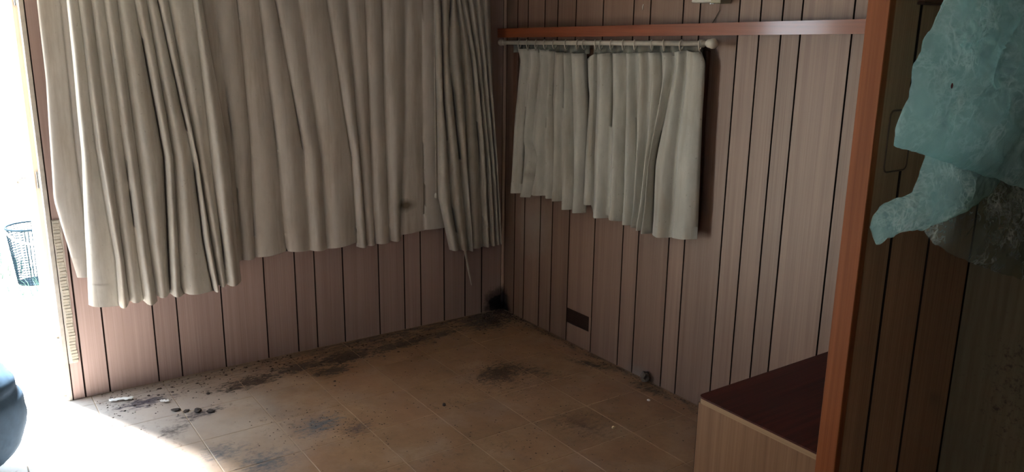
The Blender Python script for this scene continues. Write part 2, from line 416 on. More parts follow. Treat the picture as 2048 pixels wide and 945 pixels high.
# ------------------------------------------------------------------ door
m = MB(); m.box(-0.05, 0.004, -2.352, -2.334, 0.0, 2.02, 0.002); m.box(-0.05, 0.004, -3.05, -3.032, 0.0, 2.02, 0.002)
m.box(-0.05, 0.004, -3.032, -2.352, 2.0, 2.02, 0.002)
door = m.build('door_1', M_WHITE); struct(door)
leaf = boxo('door_leaf', (-0.46, -0.055, -2.372, -2.340, -0.02, 1.99), M_DOOR, door, 0.003)
hm = MB(); hm.tube([(-0.42, -2.372, 0.95), (-0.42, -2.41, 0.95), (-0.34, -2.41, 0.95)], 0.008); hm.build('door_handle', M_METAL, door)
for z in (0.25, 1.0, 1.75):
    hm = MB(); hm.tube([(-0.052, -2.356, z-0.035), (-0.052, -2.356, z+0.035)], 0.006); hm.build('hinge', M_METAL, door)
boxo('threshold', (-0.06, 0.0, -3.032, -2.352, -0.06, 0.004), plain('worn_sill', (0.55, 0.52, 0.48), 0.5), door)

# ------------------------------------------------------------------ window in the left wall (behind the curtains)
t = NT('dark_glass')
tb = t.n.new('ShaderNodeBsdfTransparent'); tb.inputs[0].default_value = (0.10, 0.085, 0.06, 1)  # strong brown tint, lets little through
gb = t.n.new('ShaderNodeBsdfGlossy'); gb.inputs['Roughness'].default_value = 0.15; gb.inputs[0].default_value = (0.5, 0.5, 0.5, 1)
mx = t.n.new('ShaderNodeMixShader'); mx.inputs[0].default_value = 0.06
t.t.links.new(tb.outputs[0], mx.inputs[1]); t.t.links.new(gb.outputs[0], mx.inputs[2]); t.t.links.new(mx.outputs[0], t.out.inputs[0])
M_GLASS = t.m
m = MB(); fr = 0.035
m.box(-0.045, 0.012, -2.08, -0.40, 0.755, 0.755+fr, 0.003); m.box(-0.045, 0.012, -2.08, -0.40, 1.86-fr, 1.86, 0.003)
m.box(-0.045, 0.012, -2.08, -2.08+fr, 0.755+fr, 1.86-fr, 0.003); m.box(-0.045, 0.012, -0.40-fr, -0.40, 0.755+fr, 1.86-fr, 0.003)
m.box(-0.04, 0.008, -1.255, -1.225, 0.755+fr, 1.86-fr, 0.003)
win = m.build('window_1', M_WHITEP); struct(win)
boxo('pane', (-0.022, -0.017, -2.045, -1.255, 0.79, 1.825), M_GLASS, win); boxo('pane', (-0.022, -0.017, -1.225, -0.435, 0.79, 1.825), M_GLASS, win)

# window on the right wall: brown frame with a blind drawn behind the short curtains
m = MB()
m.box(0.11, 0.15, -0.022, 0.0, 0.80, 1.56, 0.003); m.box(1.475, 1.515, -0.022, 0.0, 0.80, 1.575, 0.003)
m.box(0.15, 1.475, -0.022, 0.0, 0.80, 0.84, 0.003); m.box(0.15, 1.475, -0.022, 0.0, 1.52, 1.56, 0.003)
win2 = m.build('window_2', M_BROWN); struct(win2)
boxo('blind', (0.15, 1.475, -0.010, -0.0005, 0.84, 1.52), plain('dark_blind', (0.07, 0.065, 0.055), 0.8), win2)

# ------------------------------------------------------------------ wall shelf with varnished rail
def sloped(name, x0, x1, y0, y1, za, zb, h, mat, parent=None):
    vs = []
    for (x, z) in ((x0, za), (x1, zb)):
        vs += [(x, y0, z), (x, y1, z), (x, y1, z+h), (x, y0, z+h)]
    return mesh_obj(name, vs, [(0, 1, 2, 3), (7, 6, 5, 4), (0, 4, 5, 1), (1, 5, 6, 2), (2, 6, 7, 3), (3, 7, 4, 0)], mat, parent)
shelf = empty('wall_shelf', (1.3, -0.03, 1.62))
tag(shelf, 'narrow varnished orange wood shelf along the panelled right wall above the curtain rod', 'shelf')
zr = lambda x: 1.5970+(x-0.0)*(1.652-1.5970)/2.235
local(sloped('front_rail', 0.001, 2.670, -0.0545, -0.0365, zr(0), zr(2.67), 0.049, M_RAIL), shelf)
local(sloped('shelf_board', 0.014, 2.670, -0.0365, -0.0005, zr(0)+0.004, zr(2.67)+0.004, 0.014, M_RAIL), shelf)

# wall lamp at the top of the picture
lp = empty('wall_lamp', (1.52, -0.001, 1.80))
tag(lp, 'small white plastic wall fitting on the panelling above the shelf', 'lamp')
local(boxo('housing', (1.444, 1.60, -0.062, -0.0005, 1.764, 1.86), M_WHITEP, None, 0.004), lp)
local(boxo('end_cap', (1.552, 1.604, -0.066, -0.0005, 1.760, 1.864), plain('yellowed_plastic', (0.33, 0.31, 0.23), 0.5), None, 0.003), lp)
for x in (1.548, 1.562):
    mm = MB(); mm.lathe([(0.001, -0.001), (0.0045, 0.0), (0.0045, 0.003), (0.001, 0.004)], (x, -0.058, 1.7575), 2, 10)
    local(mm.build('screw', M_METAL), lp)
mm = MB(); mm.tube([(1.552, -0.006, 1.764), (1.549, -0.004, 1.735), (1.530, -0.004, 1.705), (1.512, -0.004, 1.68), (1.508, -0.004, 1.655)], 0.0014, 5)
local(mm.build('cable', M_DARKP), lp)

# vent
v = empty('vent_grille', (0.71, 0, 0.146)); tag(v, 'dark brown rectangular vent low in the panelled right wall', 'vent')
local(boxo('backing', (0.619, 0.802, 0.004, 0.0094, 0.105, 0.188), M_DARKP), v)
for k in range(6):
    z = 0.113+k*0.0136
    mm = MB(); mm.add([(0.621, -0.0005, z), (0.800, -0.0005, z), (0.800, 0.003, z+0.008), (0.621, 0.003, z+0.008), (0.621, 0.0005, z-0.001), (0.800, 0.0005, z-0.001)],
                      [(0, 1, 2, 3), (4, 5, 1, 0), (4, 3, 2, 5)])
    local(mm.build('slat', M_DARKP), v)
# a pale scratch-hook above the shelf
p = hit(1287, 14, 1, 0); mm = MB()
mm.tube([(p[0], -0.0005, p[2]+0.012), (p[0], -0.005, p[2]), (p[0]-0.001, -0.003, p[2]-0.012)], 0.0025, 6)
tag(mm.build('wall_hook', M_WHITEP), 'tiny white hook on the panelling above the orange shelf', 'hook')

# ------------------------------------------------------------------ curtains
def interp(pl, z):
    """horizontal place of a fold line at height z (pl sorted by falling z)"""
    if len(pl) == 1: return pl[0][0]
    for k in range(len(pl)-1):
        if z >= pl[k+1][1] or k == len(pl)-2:
            (s0, z0), (s1, z1) = pl[k], pl[k+1]
            tt = (z-z0)/(z1-z0) if z1 != z0 else 0
            tt = min(tt, 1.3)
            if k == 0: tt = max(tt, -0.6)
            return s0+(s1-s0)*tt
def cloth(name, wall, base, lines, ztop, mat, parent, amp=0.05, hems=None, skew=0.6, sharp=1.0, nt=10, nv=44, wob=0.004,
          flare=0.0, amps=None, ztop_fn=None, taper=0.55, seed=0.0, tri=0.0):
    """lines: fold valleys as photo polylines, converted to the curtain's own plane; hems: optional (left,right) hem py of each panel"""
    ax = 0 if wall == 'left' else 1
    hax = 1 if wall == 'left' else 0
    sgn = 1 if wall == 'left' else -1
    L = []
    for ln in lines:
        L.append([(lambda q: (q[hax], q[2]))(hit(px, py, ax, sgn*base)) for px, py in ln])
    verts, faces = [], []
    cols = []
    for k in range(len(L)-1):
        a, b = L[k], L[k+1]
        za, zb = a[-1][1], b[-1][1]
        if hems:
            hl, hr = hems[k]
            za = hit(lines[k][-1][0], hl, ax, sgn*base)[2]; zb = hit(lines[k+1][-1][0], hr, ax, sgn*base)[2]
        wdt = abs(interp(b, (za+zb)/2)-interp(a, (za+zb)/2))
        A = (amps[k] if amps else min(amp, 0.16+0.0*wdt, 0.62*wdt+0.006))
        for i in range(nt+1):
            if i == 0 and k > 0 and not hems: continue
            tt = i/nt
            cols.append((k, tt, za, zb, A, a, b))
    for ci, (k, tt, za, zb, A, a, b) in enumerate(cols):
        zt = ztop_fn((k+tt)/(len(L)-1)) if ztop_fn else ztop
        zh = za+(zb-za)*tt
        pr = math.sin(math.pi*(tt**skew))
        if tri: pr = (tt/tri if tt < tri else (1-tt)/(1-tri))
        pr = max(pr, 0.0)**sharp
        for j in range(nv+1):
            v = j/nv
            z = zt+(zh-zt)*v
            s = interp(a, z)*(1-tt)+interp(b, z)*tt
            env = taper+(1-taper)*min(1.0, v*1.6)
            w1 = noise.noise((s*7+seed, z*2.2, k*1.7+seed)); w2 = noise.noise((s*25, z*9+seed, 3.1))
            dep = base - A*0.5 + A*env*pr + wob*1.6*w1 + wob*0.5*w2 + flare*max(0, v-0.82)/0.18*pr
            s2 = s+wob*0.8*noise.noise((k*3.3+seed, z*3.0, 9.0))
            dep = max(dep, 0.014)
            verts.append((dep, s2, z) if wall == 'left' else (s2, -dep, z))
    n = nv+1
    for ci in range(len(cols)-1):
        for j in range(nv):
            faces.append((ci*n+j, ci*n+j+1, (ci+1)*n+j+1, (ci+1)*n+j))
    o = mesh_obj(name, verts, faces, mat, None, True)
    if parent: local(o, parent)
    sm = o.modifiers.new('thickness', 'SOLIDIFY'); sm.thickness = 0.0016; sm.offset = 0
    o['_n'] = n
    # turned-up hem, a second layer over the lowest rows
    hv, hf = [], []; rows = max(2, int(nv*0.09))
    for ci in range(len(cols)):
        for j in range(rows+1):
            x, y, z = verts[ci*n+nv-rows+j]
            d = 0.0022
            hv.append((x+d, y, z-0.0008) if wall == 'left' else (x, y-d, z-0.0008))
    r1 = rows+1
    for ci in range(len(cols)-1):
        for j in range(rows): hf.append((ci*r1+j, ci*r1+j+1, (ci+1)*r1+j+1, (ci+1)*r1+j))
    h = mesh_obj('hem', hv, hf, mat, None, True)
    if parent: local(h, parent)
    del o['_n']
    return o

# curtain track above the left window (hidden above the frame)
tr = empty('curtain_track', (0.05, -1.2, 1.93)); tag(tr, 'white curtain track on the left wall above the window', 'track')
local(boxo('rail', (0.035, 0.065, -2.32, -0.015, 1.925, 1.945), M_WHITEP, None, 0.003), tr)
for y in (-2.2, -1.2, -0.1): local(boxo('bracket', (0.0005, 0.04, y-0.012, y+0.012, 1.922, 1.948), M_WHITEP), tr)

# pale lining across the whole window
lin = empty('lining_curtain', (0.035, -1.3, 1.92))
tag(lin, 'pale thin lining curtain spanning the left window behind the heavier drapes', 'curtain')
LL = [[(74, 0), (92, 160), (108, 400), (155, 556)], [(120, 0), (150, 300), (186, 556)], [(175, 0), (210, 300), (240, 552)], [(240, 0), (275, 300), (300, 545)],
      [(310, 0), (345, 300), (370, 538)], [(380, 0), (420, 300), (440, 530)], [(432, 0), (468, 300), (488, 521)],
      [(476, 0), (503, 300), (512, 516)], [(520, 0), (557, 318), (574, 503)], [(552, 0), (612, 318), (623, 502)], [(601, 0), (645, 318), (657, 500)],
      [(656, 0), (705, 318), (716, 487)], [(700, 20), (723, 318), (737, 494)], [(731, 0), (744, 318), (752, 490)], [(765, 0), (772, 270), (781, 486)],
      [(815, 0), (814, 260), (803, 482)], [(845, 0), (848, 300), (850, 461)], [(878, 0), (884, 300), (896, 455)]]
hm = [(556, 553)]*2+[(548, 545)]*2+[(538, 530), (526, 521), (521, 516), (516, 504), (503, 502), (502, 499), (498, 486), (495, 493), (492, 490), (488, 486), (482, 482), (470, 461), (460, 455)]
am = [0.012, 0.03, 0.03, 0.03, 0.03, 0.03, 0.028, 0.03, 0.034, 0.036, 0.030, 0.045, 0.022, 0.026, 0.045, 0.010, 0.010]
cloth('cloth', 'left', 0.040, LL, 1.915, M_LINER, lin, amps=am, hems=hm, skew=0.75, wob=0.003)

# left heavy drape
dl = empty('window_drape', (0.09, -1.9, 1.92))
tag(dl, 'long cream heavy drape nearest the bright doorway, hanging in deep folds at the left window', 'curtain', 'heavy drapes at the left window')
LD = [[(135, 0), (164, 305), (179, 613)], [(157, 0), (192, 300), (231, 516), (238, 614)], [(186, 0), (222, 300), (262, 605)], [(209, 0), (249, 300), (289, 604)],
      [(238, 0), (277, 305), (315, 585)], [(272, 0), (331, 318), (343, 588)], [(297, 0), (351, 315), (366, 585), (372, 590)], [(317, 0), (388, 318), (408, 480), (427, 574)],
      [(340, 0), (398, 318), (440, 572)], [(388, 0), (425, 318), (454, 566)], [(407, 0), (463, 318), (486, 566)]]
hm = [(612, 614), (614, 606), (604, 602), (606, 607), (594, 590), (590, 592), (588, 585), (584, 574), (573, 571), (571, 566)]
am = [0.034, 0.080, 0.045, 0.078, 0.065, 0.075, 0.052, 0.065, 0.045, 0.065]
cloth('cloth', 'left', 0.108, LD, 1.915, M_DRAPE_L, dl, amps=am, hems=hm, skew=0.55, wob=0.003, seed=2.0)

# right heavy drape
dr = empty('window_drape', (0.09, -0.2, 1.92))
tag(dr, 'heavy grey-beige damask drape hanging beside the dark room corner at the left window', 'curtain', 'heavy drapes at the left window')
LR = [[(872, 0), (876, 130), (881, 398), (902, 501)], [(886, 0), (890, 200), (907, 416), (921, 501)], [(905, 0), (902, 100), (916, 260), (935, 440), (939, 502)],
      [(917, 0), (925, 64), (934, 200), (941, 440), (944, 500)], [(925, 0), (946, 120), (960, 300), (969, 494)], [(940, 0), (956, 120), (972, 300), (982, 492)],
      [(952, 0), (966, 120), (981, 300), (993, 490)], [(968, 0), (975, 120), (992, 330), (999, 488)], [(983, 0), (987, 160), (999, 400), (1003, 488)]]
hm = [(501, 500), (500, 502), (502, 500), (497, 494), (494, 492), (492, 490), (490, 488), (488, 488)]
am = [0.040, 0.045, 0.050, 0.030, 0.045, 0.030, 0.028, 0.028]
cloth('cloth', 'left', 0.095, LR, 1.915, M_DRAPE_R, dr, amps=am, hems=hm, skew=0.6, wob=0.0035, seed=5.0)
a = hit(929, 495, 0, 0.05); b = hit(937, 540, 0, 0.05); c_ = hit(943, 571, 0, 0.05)
mm = MB(); mm.tube([a, b, c_], [0.007, 0.0065, 0.002], 6); local(mm.build('tie_cord', M_DRAPE_R), dr)

pc = empty('leak_sliver', tuple(hit(871, 338, 0, 0.058))); tag(pc, 'thin white cord hanging at the edge of the damask drape', 'sliver')  # thin white tube and bead stand for daylight leaking beside the drape
a = hit(868, 0, 0, 0.058); b = hit(871.5, 340, 0, 0.058); c_ = hit(872, 388, 0, 0.058)
mm = MB(); mm.tube([(a[0], a[1], 1.92), a, b, c_], 0.0022, 6); local(mm.build('sliver', M_WHITE), pc)
mm = MB(); mm.lathe([(0.002, 0.016), (0.006, 0.010), (0.008, 0.0), (0.009, -0.012), (0.005, -0.016)], tuple(hit(872, 391, 0, 0.058)), 2, 12)
local(mm.build('sliver_end', M_WHITEP, None, True), pc)

# short curtains on the rod
YB = 0.068
rz = lambda x: 1.5725+(x-0.098)*(1.6035-1.5725)/(1.569-0.098)
rod = empty('curtain_rod', (0.84, -YB, 1.588)); tag(rod, 'ivory curtain rod with round end knobs below the orange shelf', 'curtain rod')
mm = MB(); mm.tube([(0.060, -YB, rz(0.06)), (1.575, -YB, rz(1.575))], 0.0110, 16); local(mm.build('pole', M_RODP, None, True), rod)
mm = MB(); mm.lathe([(0.006, -0.012), (0.016, -0.008), (0.019, 0.0), (0.015, 0.014), (0.0125, 0.018)], (0.058, -YB, rz(0.058)), 0, 16); local(mm.build('end_knob', M_RODP, None, True), rod)
mm = MB(); mm.lathe([(0.0125, -0.022), (0.017, -0.016), (0.0185, -0.004), (0.021, 0.004), (0.021, 0.014), (0.015, 0.024), (0.004, 0.028)], (1.575, -YB, rz(1.575)), 0, 16); local(mm.build('end_knob', M_RODP, None, True), rod)
for x in (0.085, 1.525):
    mm = MB(); mm.tube([(x, -0.0005, rz(x)), (x, -YB-0.002, rz(x))], 0.007, 8); mm.tube([(x-0.008, -YB, rz(x)), (x+0.008, -YB, rz(x))], 0.016, 14)
    local(mm.build('bracket', M_RODP, None, True), rod)
ring_px = [1034, 1050, 1067, 1085, 1104, 1127, 1150, 1163, 1186, 1197, 1218, 1242, 1265, 1299, 1323, 1358, 1395]
names = ['first', 'second', 'third', 'fourth', 'fifth', 'sixth', 'seventh', 'eighth', 'ninth', 'tenth', 'eleventh', 'twelfth', 'thirteenth', 'fourteenth', 'fifteenth', 'sixteenth']
ring_me = None
for k, px in enumerate(ring_px):
    x = float(hit(px+5, 88, 1, -YB)[0]); rr = random.Random(k)
    if ring_me is None:
        mm = MB(); mm.tube([(0, 0.0220*math.cos(q*math.pi/12), 0.0220*math.sin(q*math.pi/12)) for q in range(24)], 0.0030, 6, closed=True)
        o = mm.build('curtain_ring', M_RODP, None, True); ring_me = o.data
        mm = MB(); mm.tube([(0, 0.0, 0.003), (0.0, 0.003, -0.004), (0.0, 0.0, -0.010), (0.0, -0.005, -0.008)], 0.0012, 5); eye = mm.build('hook_eye', M_METAL, o)
        eye.location = (0, 0, -0.0235)
    else:
        o = bpy.data.objects.new('curtain_ring', ring_me); COL.objects.link(o)
        e2 = eye.copy(); COL.objects.link(e2); e2.parent = o
    o.location = (x, -YB, rz(x)-0.0078)
    o.rotation_euler = (0, rr.uniform(-0.12, 0.05), rr.uniform(0.40, 0.70))
    if k == 16: lab = 'ivory ring by the right end knob, last on the curtain rod'
    elif k == 0: lab = 'first ivory ring from the corner end of the curtain rod'
    elif k == 7: lab = 'ivory ring just before the gap between the two short curtains, eighth from the corner'
    elif k == 8: lab = 'ivory ring just after the gap between the two short curtains, ninth from the corner'
    else: lab = names[k]+' ivory ring along the curtain rod counted from the room corner'
    tag(o, lab, 'ring', 'rings on the curtain rod')

def short(name, lines, hems, am, label, tape_px, seed):
    e = empty(name, (float(hit(lines[len(lines)//2][0][0], 110, 1, -YB)[0]), -YB, 1.54))
    tag(e, label, 'curtain', 'short curtains on the rod')
    tops = [hit(ln[0][0], ln[0][1], 1, -YB)[2] for ln in lines]
    nL = len(lines)-1
    def zt(u):
        k = min(int(u*nL), nL-1); f = u*nL-k
        return tops[k]*(1-f)+tops[k+1]*f - 0.004*math.sin(f*math.pi)
    cloth('cloth', 'right', YB, lines, 1.55, M_SHORT, e, amps=am, hems=hems, skew=1.15, sharp=0.8, wob=0.004, ztop_fn=zt, tri=0.66, taper=0.75, flare=0.008, seed=seed)
    # heading tape between header and rod
    xa, xb = float(hit(tape_px[0], 95, 1, -YB)[0]), float(hit(tape_px[1], 95, 1, -YB)[0])
    vs, fs = [], []
    N = 60
    for k in range(N+1):
        x = xa+(xb-xa)*k/N; d = -YB+0.024+0.007*math.sin(k*1.05)
        for z in (rz(x)-0.052, rz(x)-0.010): vs.append((x, d, z+0.003*noise.noise((x*40, z, 1))))
    fs = [(2*k, 2*k+1, 2*k+3, 2*k+2) for k in range(N)]
    tp = mesh_obj('heading_tape', vs, fs, M_TAPE, None, True); local(tp, e)
    tp.modifiers.new('thickness', 'SOLIDIFY').thickness = 0.0015
    return e
S1 = [[(1027, 96), (1034, 120), (1022, 250), (1016, 384)], [(1053, 97), (1056, 130), (1046, 250), (1040, 386)],
      [(1071, 97), (1073, 130), (1057, 280), (1071, 315), (1055, 392)], [(1092, 99), (1095, 150), (1088, 280), (1087, 394)], [(1104, 102), (1100, 200), (1104, 300), (1104, 399)],
      [(1122, 104), (1124, 170), (1121, 300), (1119, 408)], [(1135, 105), (1138, 190), (1140, 300), (1141, 420)], [(1165, 106), (1170, 250), (1164, 426)]]
H1 = [(383, 387), (388, 396), (388, 392), (393, 398), (399, 403), (416, 420), (421, 427)]
short('short_curtain', S1, H1, [0.050, 0.044, 0.052, 0.038, 0.046, 0.044, 0.056], 'short grey-green pleated curtain on the rod nearest the room corner', (1020, 1172), 11.0)
S2 = [[(1172, 118), (1176, 190), (1170, 300), (1166, 408)], [(1186, 108), (1185, 200), (1182, 300), (1180, 408)], [(1218, 105), (1219, 200), (1217, 300), (1213, 410)], [(1243, 105), (1246, 200), (1243, 300), (1240, 420)],
      [(1268, 105), (1267, 200), (1270, 320), (1265, 450)], [(1290, 104), (1294, 160), (1290, 280), (1275, 455)], [(1316, 104), (1318, 160), (1312, 230), (1285, 460)],
      [(1340, 104), (1343, 130), (1304, 330), (1297, 468)], [(1368, 100), (1366, 160), (1350, 300), (1340, 476)], [(1398, 104), (1406, 125), (1400, 240), (1389, 479)]]
H2 = [(408, 411), (432, 437), (431, 444), (442, 452), (446, 457), (457, 462), (463, 468), (470, 476), (476, 479)]
short('short_curtain', S2, H2, [0.016, 0.058, 0.052, 0.056, 0.050, 0.044, 0.050, 0.050, 0.028], 'wider short grey-green curtain under the shelf, sagging lower at its free end', (1180, 1398), 23.0)

# ------------------------------------------------------------------ bench box
bx = empty('bench_cabinet', (2.44, -0.35, 0)); tag(bx, 'low wooden bench cabinet with dark red top behind the orange post', 'cabinet')
bl_, bf, br_, bt = 2.2065, -0.712, 2.671, 0.474
poly = [(br_, -0.001), (bl_, -0.001)]
rc = 0.022
for k in range(7):
    a = math.pi+(math.pi/2)*k/6; poly.append((bl_+rc+rc*math.cos(a), bf+rc+rc*math.sin(a)))
poly.append((br_, bf))
mm = MB(); mm.prism(poly, bt-0.006, bt); local(mm.build('top', M_TOP), bx)
mm = MB(); mm.prism([(x+(0.001 if x < 2.3 else 0), y+(0.001 if y < -0.5 else 0)) for x, y in poly], bt-0.024, bt-0.006); local(mm.build('edge_strip', M_EDGE), bx)
local(boxo('front_panel', (bl_+0.004, br_, bf+0.003, bf+0.019, 0.0, bt-0.024), M_BOX), bx)
local(boxo('side_panel', (bl_+0.003, bl_+0.018, bf+0.020, -0.001, 0.0, bt-0.024), M_BOX), bx)
local(boxo('gap_shade', (bl_+0.002, bl_+0.0035, bf+0.003, bf+0.019, 0.0, bt-0.024), M_DARKP), bx)  # thin dark strip standing for the shaded gap at the panel edge

# ------------------------------------------------------------------ things on the partition
oc = empty('overhead_cupboard', (2.76, -0.36, 1.9)); tag(oc, 'dark wooden cupboard high on the partition above the plastic bag, only its lower edge showing', 'cupboard')
M_CUP = wood('cupboard_wood', (0.16, 0.07, 0.045), (0.24, 0.115, 0.075), axis=1)
local(boxo('body', (2.7275, 2.745, -0.589, -0.14, 1.735, 2.05), M_CUP, None, 0.003), oc)
local(boxo('shadow_strip', (2.7275, 2.749, -0.592, -0.14, 1.729, 1.7365), M_BROWN, None, 0.002), oc)  # dark strip built as the shadow line under the cupboard
local(boxo('door', (2.745, 2.755, -0.57, -0.16, 1.75, 2.04), M_CUP, None, 0.002), oc)
pp = empty('wall_plate', (2.7275, -0.60, 1.42)); tag(pp, 'brown rounded plate on the partition half hidden by the plastic bag', 'plate')
y0, y1, z0, z1 = -0.650, -0.545, 1.30, 1.462
pts = []
for (cy, cz, a0) in ((y1-0.015, z1-0.015, 0), (y0+0.015, z1-0.015, 90), (y0+0.015, z0+0.015, 180), (y1-0.015, z0+0.015, 270)):
    for k in range(5):
        a = math.radians(a0+22.5*k); pts.append((2.7285, cy+0.015*math.cos(a), cz+0.015*math.sin(a)))
mm = MB(); mm.tube(pts, 0.0028, 6, closed=True); local(mm.build('rim', M_BROWN, None, True), pp)
mm = MB(); n_ = len(pts); mm.add([(2.7272, y, z) for _, y, z in pts]+[(2.7290, y, z) for _, y, z in pts], [tuple(range(n_, 2*n_))]+[(k, (k+1) % n_, n_+(k+1) % n_, n_+k) for k in range(n_)])
local(mm.build('plate_face', M_PL_P), pp)

# ------------------------------------------------------------------ plastic bag
def plastic(name, tint, dens, film, glint, amt):
    t = NT(name)
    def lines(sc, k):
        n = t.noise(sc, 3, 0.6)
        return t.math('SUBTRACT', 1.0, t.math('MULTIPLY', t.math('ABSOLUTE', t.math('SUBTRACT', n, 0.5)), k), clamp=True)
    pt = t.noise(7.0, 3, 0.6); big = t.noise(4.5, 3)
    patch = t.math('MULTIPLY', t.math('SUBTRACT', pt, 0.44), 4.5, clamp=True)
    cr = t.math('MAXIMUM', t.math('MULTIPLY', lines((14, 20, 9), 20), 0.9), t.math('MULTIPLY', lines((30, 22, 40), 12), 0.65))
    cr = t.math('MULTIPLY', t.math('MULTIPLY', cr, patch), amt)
    col = t.mix(cr, film, glint)  # pale crinkle highlights painted into the film along noise lines
    tb = t.n.new('ShaderNodeBsdfTransparent'); tb.inputs[0].default_value = tint+(1,)
    pb = t.n.new('ShaderNodeBsdfPrincipled'); t.put(pb.inputs['Base Color'], col)
    pb.inputs['Roughness'].default_value = 0.22; pb.inputs['Specular IOR Level'].default_value = 0.8
    tl = t.n.new('ShaderNodeBsdfTranslucent'); t.put(tl.inputs[0], col)
    m1 = t.n.new('ShaderNodeMixShader'); m1.inputs[0].default_value = 0.45
    t.t.links.new(pb.outputs[0], m1.inputs[1]); t.t.links.new(tl.outputs[0], m1.inputs[2])
    m2 = t.n.new('ShaderNodeMixShader')
    d = t.math('ADD', t.math('MULTIPLY', t.math('SUBTRACT', big, 0.5), 0.9), dens)
    t.put(m2.inputs[0], t.math('ADD', d, t.math('MULTIPLY', cr, 0.5), clamp=True))
    t.t.links.new(tb.outputs[0], m2.inputs[1]); t.t.links.new(m1.outputs[0], m2.inputs[2])
    t.t.links.new(m2.outputs[0], t.out.inputs[0])
    bn = t.bump(t.math('ADD', t.noise(45, 5, 0.7), cr), 0.7, 0.006); t.t.links.new(bn, pb.inputs['Normal'])
    return t.m
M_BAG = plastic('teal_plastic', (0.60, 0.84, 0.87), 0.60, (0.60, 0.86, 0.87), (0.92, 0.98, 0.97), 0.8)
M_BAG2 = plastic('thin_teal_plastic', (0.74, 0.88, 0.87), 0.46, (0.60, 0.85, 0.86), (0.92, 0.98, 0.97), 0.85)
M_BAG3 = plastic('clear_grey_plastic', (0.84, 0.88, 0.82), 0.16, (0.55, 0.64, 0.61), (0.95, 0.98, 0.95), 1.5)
def resample(pl, n):
    d = [0]
    for a, b in zip(pl[:-1], pl[1:]): d.append(d[-1]+math.hypot(b[0]-a[0], b[1]-a[1]))
    out = []
    for k in range(n+1):
        s = d[-1]*k/n
        for i in range(len(pl)-1):
            if s <= d[i+1]+1e-9:
                f = (s-d[i])/max(d[i+1]-d[i], 1e-9)
                out.append((pl[i][0]+(pl[i+1][0]-pl[i][0])*f, pl[i][1]+(pl[i+1][1]-pl[i][1])*f)); break
    return out
def ridged(p, f, s):
    v = Vector(p)*f+Vector((s, s*1.7, -s))
    w = v+Vector((noise.noise(v*0.7), noise.noise(v*0.7+Vector((7, 1, 3))), noise.noise(v*0.7+Vector((2, 9, 4)))))*0.9
    return 1-2*abs(noise.noise(w))
def sheet(name, Lp, Rp, X, bulge, mat, parent, nu=84, nv=96, crumple=0.014, seed=0.0, sides=(1, -1)):
    A, B = resample(Lp, nv), resample(Rp, nv); V, Fc = [], []
    for sd in sides:
        b0 = len(V)
        for j in range(nv+1):
            for i in range(nu+1):
                u = i/nu; px = A[j][0]*(1-u)+B[j][0]*u; py = A[j][1]*(1-u)+B[j][1]*u
                p = hit(px, py, 0, X)
                e = math.sqrt(max(0.0, math.sin(math.pi*u)))*math.sqrt(max(0, math.sin(math.pi*min(1, 0.12+0.88*j/nv))))
                q = (0.0, p[1], p[2])
                cr = 0.9*ridged(q, 5, seed+sd)+0.75*ridged(q, 12, seed+3*sd)+0.42*ridged(q, 28, seed+5)+0.2*ridged(q, 55, seed+9)
                x = X+sd*bulge*e+crumple*cr*(0.25+e)
                wv = 0.006*noise.noise((p[1]*30+seed, p[2]*30, 2.0))
                V.append((x, p[1]+wv, p[2]+0.006*noise.noise((p[1]*30, p[2]*30+seed, 5.0))))
        for j in range(nv):
            for i in range(nu):
                a = b0+j*(nu+1)+i
                f = (a, a+1, a+nu+2, a+nu+1); Fc.append(f if sd > 0 else f[::-1])
    o = mesh_obj(name, V, Fc, mat, None, True); local(o, parent); return o
bag = empty('plastic_bag', (2.90, -0.45, 2.0)); tag(bag, 'crumpled translucent teal plastic bag hanging in front of the dark partition', 'plastic bag')
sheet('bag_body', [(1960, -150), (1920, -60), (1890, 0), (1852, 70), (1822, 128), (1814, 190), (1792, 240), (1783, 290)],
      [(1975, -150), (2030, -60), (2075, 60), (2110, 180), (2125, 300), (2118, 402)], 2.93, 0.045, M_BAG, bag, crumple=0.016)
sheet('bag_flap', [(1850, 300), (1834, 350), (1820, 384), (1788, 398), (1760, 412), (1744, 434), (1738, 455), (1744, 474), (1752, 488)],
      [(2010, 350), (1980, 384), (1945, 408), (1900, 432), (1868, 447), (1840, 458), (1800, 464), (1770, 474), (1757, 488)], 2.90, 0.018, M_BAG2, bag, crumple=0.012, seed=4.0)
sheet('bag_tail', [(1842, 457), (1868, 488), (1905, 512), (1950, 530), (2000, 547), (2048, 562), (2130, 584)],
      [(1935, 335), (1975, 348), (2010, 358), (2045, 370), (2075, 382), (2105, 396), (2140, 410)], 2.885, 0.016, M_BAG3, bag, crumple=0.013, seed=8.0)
p = hit(1967, -150, 0, 2.93)
mm = MB(); mm.tube([(2.93, p[1], p[2]-0.01), (2.928, p[1]-0.004, p[2]+0.03), (2.93, p[1], 2.075)], [0.012, 0.007, 0.007], 8); local(mm.build('bag_knot', M_BAG, None, True), bag)
hk = MB(); hk.tube([(2.93, p[1], 2.08), (2.93, p[1], 2.055), (2.945, p[1], 2.045), (2.955, p[1], 2.06)], 0.003, 6)
tag(hk.build('ceiling_hook', M_METAL), 'small metal hook in the ceiling holding the teal plastic bag', 'hook')
mm = MB(); q = hit(1904, 172, 0, 2.98)
mm.lathe([(0.0005, -0.006), (0.0022, -0.003), (0.0026, 0.001), (0.0012, 0.006)], tuple(q), 2, 8)
local(mm.build('red_speck', plain('dark_red', (0.12, 0.015, 0.015), 0.5)), bag)

